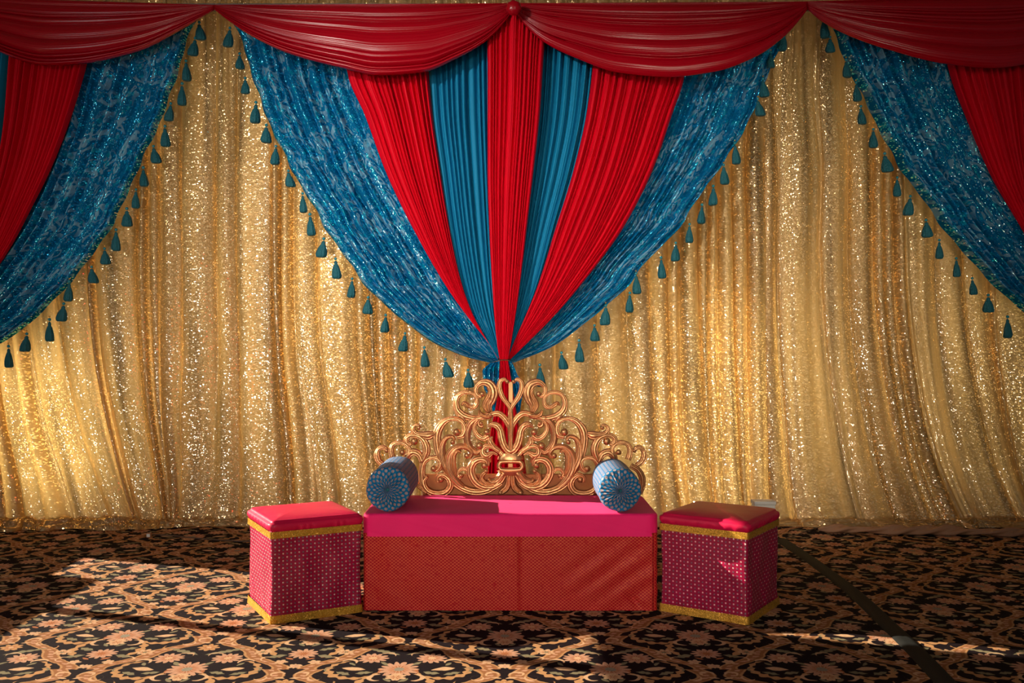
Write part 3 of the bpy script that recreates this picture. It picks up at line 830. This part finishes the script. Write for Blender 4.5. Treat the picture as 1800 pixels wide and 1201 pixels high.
def stroke_vf(path, grooves=2, zoff=0.0, ball=None, relief=1.0):
    """path: (px, py, width px). carved ribbon with rounded, grooved front"""
    Q = crom(path, 10); N = len(Q)
    XZ = np.array([hbp(a, b) for a, b in Q[:, :2]]); Wd = np.maximum(Q[:, 2], 1.2)*SC*0.68
    T = np.gradient(XZ, axis=0); T /= np.linalg.norm(T, axis=1)[:, None]+1e-9
    Nn = np.stack([-T[:, 1], T[:, 0]], 1)
    K = 17; s = np.linspace(-1, 1, K)
    V, Ed = [], []
    for i in range(N):
        w = Wd[i]; Tk = (0.010+0.55*w)*relief
        for q in s:
            h = Tk*(max(0, 1-abs(q)**2.6))**0.55
            gr = 0.0
            if grooves == 2: gr = 0.42*math.exp(-((abs(q)-0.50)/0.13)**2)
            elif grooves == 1: gr = 0.5*math.exp(-(q/0.25)**2)
            elif grooves >= 3: gr = 0.28*(0.5+0.5*math.cos(q*math.pi*grooves))
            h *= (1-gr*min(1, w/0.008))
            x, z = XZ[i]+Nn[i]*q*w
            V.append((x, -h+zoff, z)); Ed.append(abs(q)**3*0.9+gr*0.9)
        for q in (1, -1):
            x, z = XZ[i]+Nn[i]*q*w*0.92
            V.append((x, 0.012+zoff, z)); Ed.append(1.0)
    n = K+2
    F = [tuple(f) for f in grid_faces(N, n, wrap=True, flip=True)] + [tuple(range(n)), tuple(range((N-1)*n, N*n))[::-1]]
    if ball:
        for (bx, by, br) in ball:
            o = len(V); cx, cz = hbp(bx, by); R = br*SC
            for a in np.linspace(0, math.pi, 11):
                for k in range(18):
                    th = 2*math.pi*k/18
                    V.append((cx+R*math.sin(a)*math.cos(th), -0.008+zoff-R*1.0*math.cos(a), cz+R*math.sin(a)*math.sin(th))); Ed.append(0.15+0.7*(a > 1.5))
            F += [tuple(f) for f in grid_faces(11, 18, wrap=True, off=o)]
    return V, F, Ed


def stroke(name, path, **kw):
    for mir in (False, True):
        p = [((1795-a) if mir else a, b, w) for a, b, w in path]
        kk = dict(kw)
        if kk.get('ball'): kk['ball'] = [((1795-a) if mir else a, b, r) for a, b, r in kk['ball']]
        V, F, Ed = stroke_vf(p, **kk)
        if mir: F = [tuple(f) for f in F]
        o = mesh_obj(name, V, F, M['carved'], hb, attr={'edge': Ed})
        import bmesh
        bm = bmesh.new(); bm.from_mesh(o.data); bmesh.ops.recalc_face_normals(bm, faces=bm.faces); bm.to_mesh(o.data); bm.free()


def zipw(P, w): return [(a, b, c) for (a, b), c in zip(P, w)]


stroke('heart_crest', zipw([(891, 671), (886, 667), (879.5, 671), (877.5, 679), (879.5, 689), (884, 699), (890, 707.5), (896, 716), (897.4, 725)], [3, 5, 6, 7, 7, 7, 6, 6, 4]), ball=[(892, 671, 3.6)], grooves=2, zoff=-0.004)
stroke('crest_scroll', zipw([(847, 697), (840, 695), (836.5, 688), (838, 680), (845, 673.5), (854, 672.5), (863, 678), (867, 690), (864.5, 702), (860, 712), (859.5, 724)], [5, 6, 6, 6, 8, 10, 12, 14, 12, 9, 5]), ball=[(848, 693, 4.8)])
stroke('crest_leaf', zipw([(857, 682), (861, 688), (858, 698), (853, 706), (852, 715), (858, 725)], [3, 5, 6, 6, 6, 4]), grooves=1, zoff=-0.006)
stroke('crest_spiral', zipw([(819, 708), (825, 714.5), (832, 716), (837.5, 711), (838, 700), (830.5, 692), (818, 690), (807, 695), (802, 706), (803.5, 719), (812, 729), (825, 734.5), (840, 735.5), (852, 733), (862, 730)], [3, 5, 6, 6, 5, 5, 6, 6, 7, 9, 10, 9, 7, 7, 9]), ball=[(862, 730, 5)], zoff=0.002)
stroke('crest_leaf', zipw([(811, 713), (815, 709), (820, 712), (827, 718)], [2, 5, 6, 3]), grooves=1)
stroke('crest_leaf', zipw([(842, 721), (845, 728), (852, 732), (861, 731)], [3, 6, 6, 5]), grooves=1, zoff=-0.008)
stroke('upper_arm', zipw([(862, 729), (875, 727), (884, 732.5), (891, 741), (895.5, 751), (897.3, 766)], [7, 8, 8, 8, 7, 5]))
stroke('vase_scroll', zipw([(858.5, 751.5), (864, 747), (872.5, 748), (879, 756), (882, 770), (886, 782.5), (892, 791), (898, 794)], [3, 7, 9, 9, 10, 10, 10, 11]), zoff=-0.002)
stroke('bracket_scroll', zipw([(865.5, 767.5), (861.5, 776), (867.5, 785), (877.5, 792.5), (885, 801), (898, 805)], [2, 8, 7, 6, 7, 7]))
stroke('inner_scroll', zipw([(859, 766), (850, 771), (840, 766), (834, 756), (835, 745), (841, 737)], [9, 8, 7, 6, 6, 7]), ball=[(856, 760, 6)])
stroke('small_curl', zipw([(850, 748), (846, 750), (841.5, 747), (842, 742)], [3, 4, 4, 3]), ball=[(846, 744.5, 3.6)], grooves=0)
stroke('long_leaf', zipw([(839, 735), (827, 744), (821, 760), (821.5, 776), (828.5, 789), (837, 795), (845, 791)], [8, 10, 10, 9, 9, 9, 7]), ball=[(843, 784, 6.5)], grooves=3)
stroke('large_scroll', zipw([(803, 768), (813.5, 765), (817, 753), (811, 741), (797, 736), (782, 741), (771.5, 754), (768, 770), (770, 790), (776, 810), (786, 830), (797.5, 846), (812, 857.5), (830, 864), (847.5, 864), (864, 858), (878, 845), (886, 830)], [7, 8, 7, 6, 6, 8, 11, 11, 10, 9, 9, 10, 10, 10, 10, 10, 11, 12]), ball=[(803, 760, 6.8)])
stroke('acanthus_leaf', zipw([(799, 774), (795, 768), (786, 769), (779, 777), (775.5, 790), (777.5, 807), (785, 824), (792, 838)], [5, 5, 6, 8, 11, 12, 11, 6]), ball=[(796, 777, 4.2)], grooves=3, zoff=-0.003)
stroke('acanthus_leaf', zipw([(825, 805), (829, 796), (822.5, 787.5), (810, 785), (797.5, 790), (790, 801), (788, 816), (793, 832.5), (802, 846), (815, 857)], [6, 7, 7, 8, 9, 11, 12, 12, 10, 6]), ball=[(821, 801, 5)], grooves=3, zoff=-0.005)
stroke('acanthus_leaf', zipw([(811, 795), (803, 792.5), (797, 801), (797, 820), (803, 836)], [3, 6, 8, 8, 4]), grooves=1, zoff=-0.007)
stroke('small_curl', zipw([(811, 841), (804.5, 833), (810, 825), (819, 826), (825, 835), (831, 848)], [6, 5, 5, 5, 5, 3]), ball=[(810.5, 836, 4.4)])
stroke('centre_scroll', zipw([(856, 819), (855, 811), (846, 807.5), (835, 811), (828, 822.5), (829.5, 836), (838, 849), (851, 856), (867.5, 856), (881, 848)], [7, 8, 9, 10, 11, 11, 11, 10, 9, 7]), ball=[(852, 818, 6)], zoff=-0.004)
stroke('acanthus_leaf', zipw([(854, 829), (848, 835), (847, 844), (856, 851), (870, 852)], [5, 6, 7, 8, 5]), ball=[(855, 828, 4)], grooves=1, zoff=-0.006)
stroke('acanthus_leaf', zipw([(857.5, 841), (863, 846), (873, 844), (883, 832)], [4, 8, 9, 10]), grooves=3, zoff=-0.008)
stroke('small_curl', zipw([(875, 800), (866, 796), (856, 801), (849, 797.5), (849, 789), (856, 784), (866, 786), (878, 794)], [2, 5, 10, 9, 7, 7, 6, 6]), grooves=2, zoff=-0.003)
stroke('acanthus_leaf', zipw([(853, 799), (857, 806), (862, 813)], [11, 9, 3]), grooves=3, zoff=-0.002)
stroke('foot_leaf', zipw([(894, 836), (893, 850), (889, 859), (881, 865)], [6, 8, 9, 8]), ball=[(880, 866, 4.5)], grooves=1, zoff=-0.006)
stroke('wing_leaf', zipw([(738, 753), (734, 747.5), (727.5, 750), (726.5, 757), (733, 763), (742, 765), (752, 766), (760, 764), (767, 763)], [4, 4, 4, 6, 7, 9, 12, 9, 3]), ball=[(736.5, 752, 3.6)], grooves=2)
stroke('wing_scroll', zipw([(724, 781), (716, 779), (715, 771), (723, 765.5), (733, 766), (743, 772), (749, 783), (750, 794), (746, 805), (741, 813)], [5, 7, 7, 7, 8, 9, 10, 10, 9, 7]), ball=[(728.5, 776, 6.6)])
stroke('wing_scroll', zipw([(711, 799), (718, 797), (719, 789), (713, 781), (703, 778), (693, 780.5), (688, 788), (688, 799), (691, 808)], [5, 7, 6, 6, 6, 6, 7, 8, 8]), ball=[(708, 795, 5)])
stroke('wing_scroll', zipw([(681, 793), (676, 788), (670, 787), (664.5, 792), (662.5, 801), (666, 811), (676, 819)], [5, 6, 6, 6, 8, 8, 6]), ball=[(680, 792, 3.8)])
stroke('wing_scroll', zipw([(686, 819), (674, 826), (667, 838), (666, 852), (671, 868)], [7, 8, 9, 9, 8]))
stroke('beaded_arc', zipw([(742, 812), (737, 800), (727, 795), (719, 799), (715, 808), (716, 822)], [8, 9, 10, 10, 9, 8]), grooves=2)
stroke('wing_scroll', zipw([(764, 829), (772, 824), (774, 813), (767, 805.5), (756, 805), (747, 811), (742.5, 822), (742, 836), (744, 852), (752, 866)], [6, 7, 7, 6, 6, 7, 8, 9, 9, 8]), ball=[(763, 824, 5.8)])
stroke('lower_scroll', zipw([(770, 848), (770, 839), (779, 835), (789, 842), (792, 854), (784, 865), (770, 868), (756, 865), (747, 856), (745, 845), (751, 837)], [5, 6, 7, 9, 10, 10, 9, 9, 8, 7, 5]), ball=[(775, 843, 5.4)], zoff=-0.003)
stroke('foot_leaf', zipw([(732, 850), (741, 858), (756, 869)], [6, 7, 5]), grooves=1)
stroke('crest_leaf', zipw([(806, 731), (812, 733), (818, 740)], [4, 7, 4]), grooves=0, ball=[(811, 732, 3.4)])


def closed(name, P, w, **kw):
    P = P+[P[0]]
    V, F, Ed = stroke_vf([(a, b, w) for a, b in P], **kw); o = mesh_obj(name, V, F, M['carved'], hb, attr={'edge': Ed})
    import bmesh
    bm = bmesh.new(); bm.from_mesh(o.data); bmesh.ops.recalc_face_normals(bm, faces=bm.faces); bm.to_mesh(o.data); bm.free()
ringp = [(897.5+(13*(1 if math.cos(a) > 0 else -1)*min(1, abs(math.cos(a))*3))+7.5*math.cos(a), 818.5+7.5*math.sin(a)) for a in np.linspace(0, 2*math.pi, 28, endpoint=False)]
closed('centre_ring', ringp, 5.5, grooves=0, zoff=-0.010)
V, F, Ed = stroke_vf(zipw([(897.5, 716), (897.5, 730), (897.5, 745), (897.5, 765), (897.5, 780), (897.5, 791)], [5, 7, 9, 7, 7, 9]), grooves=1, zoff=-0.004)
mesh_obj('centre_stem', V, F, M['carved'], hb, attr={'edge': Ed})
V, F, Ed = stroke_vf(zipw([(897.5, 797), (897.5, 803), (897.5, 808)], [26, 32, 34]), grooves=0, zoff=0.004, relief=0.6)
mesh_obj('centre_block', V, F, M['carved'], hb, attr={'edge': Ed})
V, F, Ed = stroke_vf(zipw([(897.5, 828), (897.5, 834), (897.5, 841)], [36, 26, 10]), grooves=0, zoff=0.002, relief=0.6)
mesh_obj('centre_block', V, F, M['carved'], hb, attr={'edge': Ed})
x0, z0 = hbp(742, 835); x1, z1 = hbp(1053, 905)
boxes('backing_board', [(x0, x1, 0.02, 0.045, 0.03, z0)], M['board'], hb, bev=0.003)
x0, z0 = hbp(893.6, 672); x1, _ = hbp(901.6, 672)
boxes('support_post', [(x0, x1, 0.046, 0.066, 0.03, z0)], M['post'], hb, bev=0.002)


# ------------------------------------------------------------------ bench
bx0, bx1, by0, by1, bz = -0.688, 0.674, 4.49, 5.04, 0.449
bench = empty('bench', (0, 0, 0), 'low bench with hot pink cloth top and red gold lattice skirt', 'bench')
def rrect(x0, x1, y0, y1, r, n=10, per=None):
    """rounded rectangle outline, anticlockwise, starting in the middle of the front"""
    P = []
    for (cx, cy, a0) in ((x1-r, y0+r, -90), (x1-r, y1-r, 0), (x0+r, y1-r, 90), (x0+r, y0+r, 180)):
        for k in range(n+1):
            a = math.radians(a0+90*k/n); P.append((cx+r*math.cos(a), cy+r*math.sin(a)))
    P = np.array(P+[P[0]]); d = np.r_[0, np.cumsum(np.hypot(*np.diff(P, axis=0).T))]
    t = np.linspace(0, d[-1], per, endpoint=False)
    return np.stack([np.interp(t, d, P[:, 0]), np.interp(t, d, P[:, 1])], 1), t


def clothbox(name, x0, x1, y0, y1, z0, z1, r, m, parent, wave=0.0, seed=0, per=560, nz=36, top=False, topr=0.02, crown=0.0, wr=None, flare=0.0):
    P, t = rrect(x0, x1, y0, y1, r, 10, per)
    Pn = np.stack([np.roll(P[:, 1], -1)-np.roll(P[:, 1], 1), -(np.roll(P[:, 0], -1)-np.roll(P[:, 0], 1))], 1)
    Pn /= np.linalg.norm(Pn, axis=1)[:, None]+1e-9
    f = smooth_noise(46, seed); f2 = smooth_noise(19, seed+1)
    V, UV = [], []
    cx, cy = (x0+x1)/2, (y0+y1)/2
    zz = np.linspace(z0, z1-(topr if top else 0), nz)
    tn = t/t[-1]
    for z in zz:
        k = (z-z0)/(z1-z0)
        off = wave*((1-k)*0.7+0.3)*(0.6*f(tn)+0.5*f2((tn*3+k*0.35) % 1)) + flare*(1-k)
        if wr is not None: off = off + wr(P[:, 0], P[:, 1], z)
        for i in range(per):
            V.append((P[i, 0]+Pn[i, 0]*off[i], P[i, 1]+Pn[i, 1]*off[i], z)); UV.append((t[i], z))
    rows = len(zz)
    if top:
        for a in np.linspace(0, math.pi/2, 7)[1:]:
            ins = topr*(1-math.cos(a)); z = z1-topr+topr*math.sin(a)
            for i in range(per): V.append((P[i, 0]-Pn[i, 0]*ins, P[i, 1]-Pn[i, 1]*ins, z)); UV.append((t[i], z1+a*topr))
            rows += 1
        base = np.array(V[-per:])
        for s in (0.97, 0.92, 0.84, 0.72, 0.58, 0.42, 0.25, 0.1, 0.01):
            for i in range(per):
                x = cx+(base[i, 0]-cx)*s; y = cy+(base[i, 1]-cy)*s
                e = 1-s**4
                V.append((x, y, z1+crown*e)); UV.append((x, y))
            rows += 1
    F = grid_faces(rows, per, wrap=True)
    return mesh_obj(name, V, F, m, parent, uv=UV)


def bench_wrinkle(x, y, z):
    fr = (y < by0+0.03)
    k = np.clip((x-0.12)/0.35, 0, 1)
    w = 0.0022*k*(np.sin((z*1.0 - x*0.5)*60 + 2*np.sin(x*7))+0.7*np.sin((z*1.0 - x*0.25)*37 + 3*np.sin(x*11))) * np.exp(-((z-0.16)/0.14)**2)
    c = 0.003*np.exp(-((x-0.02)/0.012)**2) - 0.004*np.exp(-((x-0.05)/0.02)**2)
    c2 = 0.004*np.sin(x*42)*np.clip(-x+0.2, 0, 1)
    dip = -0.012*np.exp(-(((x-0.56)+(z-0.05)*0.8)/0.02)**2)*np.exp(-((z-0.05)/0.035)**2)
    return np.where(fr, w+c+c2+dip, 0)
clothbox('skirt', bx0+0.004, bx1-0.004, by0+0.004, by1, 0.004, 0.36, 0.02, M['brocade'], bench, 0.003, 5, per=900, nz=60, wr=bench_wrinkle)
clothbox('seat_cover', bx0, bx1, by0-0.002, by1+0.004, 0.3445, bz, 0.05, M['pink'], bench, 0.0022, 9, top=True, topr=0.016, crown=0.002)


# ------------------------------------------------------------------ ottomans
def ottoman(loc, rz, label, seed, cush=M['magenta']):
    """local frame: the near corner is the origin, sides run along +x and +y"""
    t = empty('ottoman', loc, label, 'ottoman', 'mirror dotted ottomans beside the bench', rz)
    S_ = 0.42
    def puff(x, y, z): return 0.004*np.sin(x*31+seed)*np.sin(z*19+y*12+seed)
    clothbox('body', 0.004, S_-0.004, 0.004, S_-0.004, 0.03, 0.405, 0.012, M['dots'], t, 0.004, seed, per=480, nz=50, wr=puff)
    clothbox('lower_trim', -0.003, S_+0.003, -0.003, S_+0.003, 0.001, 0.036, 0.014, M['trim'], t, 0.002, seed+3, per=400, nz=8, flare=0.003)
    clothbox('upper_trim', -0.004, S_+0.004, -0.004, S_+0.004, 0.374, 0.404, 0.014, M['trim'], t, 0.0015, seed+5, per=400, nz=8)
    def pucker(x, y, z):
        k = np.clip((z-0.40)/0.05, 0, 1)
        return 0.014*np.sin(np.pi*k)**0.8 + 0.0028*np.sin((x-y)*120+3*np.sin(x*40))*np.clip(1-k*1.5, 0, 1)
    clothbox('cushion', 0.004, S_-0.004, 0.004, S_-0.004, 0.402, 0.452, 0.022, cush, t, 0.0, seed+7, per=520, nz=16, top=True, topr=0.014, crown=0.014, wr=pucker)
    return t


ottoman((-1.055, 4.285, 0), math.radians(28.5), 'mirror dotted fuchsia ottoman left of the bench, its pink lid bright in sunlight', 101)
ottoman((1.030, 4.275, 0), math.radians(56.5), 'mirror dotted fuchsia ottoman right of the bench, mostly in shade under its dark red lid', 131)


# ------------------------------------------------------------------ bolsters
def bolster(x, y0, y1, zc, R, label, seed):
    t = empty('bolster', (x, 0, 0), label, 'bolster', 'teal dotted bolsters on the bench')
    nth = 216; prof = []
    for a in np.linspace(0.02, 1, 26): prof.append((R*a*0.93, y0 - 0.0 + 0.030*(1-a)*0 - 0.030*math.cos(a*math.pi/2)**1.0 + 0.030*math.exp(-(a/0.16)**2), 1-a))
    for a in np.linspace(0, 1, 8)[1:]: prof.append((R*(0.93+0.07*math.sin(a*math.pi/2)), y0+0.02*a, 0))
    for a in np.linspace(0, 1, 40)[1:]: prof.append((R*(1+0.01*math.sin(a*9+seed)), y0+0.02+(y1-y0-0.04)*a, 0))
    for a in np.linspace(0, 1, 12)[1:]: prof.append((R*max(0.01, math.cos(a*math.pi/2)**0.6), y1-0.02+0.03*math.sin(a*math.pi/2), 0))
    V, UV = [], []; L = 0; pr = None
    fz = smooth_noise(60, seed)
    for (r, y, g) in prof:
        if pr: L += math.hypot(r-pr[0], y-pr[1])
        pr = (r, y)
        for k in range(nth):
            th = 2*math.pi*k/nth; tt = k/nth
            rip = float(fz(np.array([tt]))[0])*0.5 + 0.5*math.sin(th*30+2*math.sin(th*3+seed))
            gy = 0.010*rip*math.sin(math.pi*min(1, g*1.05))**0.8 if g > 0 else 0
            rr = r*(1+0.012*math.sin(5*th+seed)) 
            V.append((rr*math.cos(th)*0.98, y+gy, zc+rr*math.sin(th))); UV.append((th*0.1, L))
    F = [tuple(q) for q in grid_faces(len(prof), nth, wrap=True, flip=False)]
    # seam-free UV: the ring closes on a whole number of dots, so duplicate the first column
    o = mesh_obj('cover', V, F, M['bolster'], t, uv=UV)
    uvl = o.data.uv_layers[0].data
    for p in o.data.polygons:
        us = [uvl[i].uv[0] for i in p.loop_indices]
        if max(us)-min(us) > 0.3:
            for i in p.loop_indices:
                if uvl[i].uv[0] < 0.3: uvl[i].uv[0] += 0.2*math.pi
    Vb, Fb = lathe_vf([(1e-4, -0.006), (0.006, -0.0055), (0.009, -0.002), (0.010, 0.003), (0.004, 0.008)], 18)
    Vb = [(a, y0-0.004+c, zc+b) for (a, b, c) in Vb]
    mesh_obj('button', Vb, Fb, M['tassel'], t)
    return t
b1 = bolster(-0.572, 4.505, 4.95, 0.451+0.107, 0.104, 'teal dotted bolster lying on the left end of the bench', 3)
b2 = bolster(0.497, 4.50, 4.90, 0.451+0.104, 0.101, 'teal dotted bolster lying on the right end of the bench', 8)

# ------------------------------------------------------------------ small things on the floor
P1 = [(2.62, 2.0), (2.10, 3.0), (1.615, 3.60), (1.70, 4.0), (1.81, 4.8), (1.96, 5.5), (1.90, 6.1)]
pts = []
for (px, py) in ((1372, 950), (1400, 968), (1440, 996), (1500, 1042), (1560, 1098), (1610, 1146), (1665, 1204), (1700, 1240)):
    D = H*FPX/(py-CY); pts.append(((px-CX)/FPX*D, D))
pts = crom([(a, b, 0) for a, b in pts], 8)
Vt, Ft = [], []
prof = [(-0.042, 0.0), (-0.034, 0.006), (-0.012, 0.011), (0, 0.009), (0.012, 0.011), (0.034, 0.006), (0.042, 0.0)]
for i in range(len(pts)):
    d = pts[min(i+1, len(pts)-1)]-pts[max(i-1, 0)]; d = d/np.linalg.norm(d); nx, ny = -d[1], d[0]
    for (o_, z_) in prof: Vt.append((pts[i][0]+nx*o_, pts[i][1]+ny*o_, z_+0.001))
ramp = mesh_obj('cable_cover', Vt, [tuple(q) for q in grid_faces(len(pts), len(prof))], M['dark'])
tag(ramp, 'black rubber cable cover strip running over the carpet towards the right ottoman', 'cable cover')

def floor_path(L, z=0.005):
    out = []
    for (px, py) in L:
        D = H*FPX/(py-CY); out.append(((px-CX)/FPX*D, D, z))
    return out
wleft = tag(tube('floor_cable', crom(floor_path([(268, 941), (300, 943), (350, 948), (400, 952), (440, 953), (500, 950)]), 6), 0.004, M['wire']), 'thin brown power cord on the carpet left of the left ottoman', 'cord')
wright = tag(tube('floor_cable', crom(floor_path([(1376, 951), (1395, 944), (1415, 936), (1436, 930)]), 6), 0.0035, M['wire']), 'thin brown power cord on the carpet behind the right ottoman', 'cord')
D = H*FPX/(945-CY); xx = (262-CX)/FPX*D
plug = empty('power_plug', (xx, D, 0), 'small tan plug block on the carpet at the foot of the far left curtain', 'plug')
boxes('plug_body', [(-0.014, 0.014, -0.012, 0.012, 0.0, 0.030)], M['hem'], plug, bev=0.003)
boxes('socket_lip', [(-0.010, 0.010, -0.015, -0.012, 0.006, 0.024)], M['white'], plug)
# white speaker-like box standing behind the right ottoman
wb = empty('white_box', (1.395, 5.42, 0), 'small white box peeping up behind the lid of the right ottoman', 'box')
boxes('box_body', [(-0.06, 0.055, -0.04, 0.04, 0.0, 0.340)], M['white'], wb, bev=0.006)
boxes('box_lid', [(-0.063, 0.058, -0.043, 0.043, 0.340, 0.360)], M['white'], wb, bev=0.004)
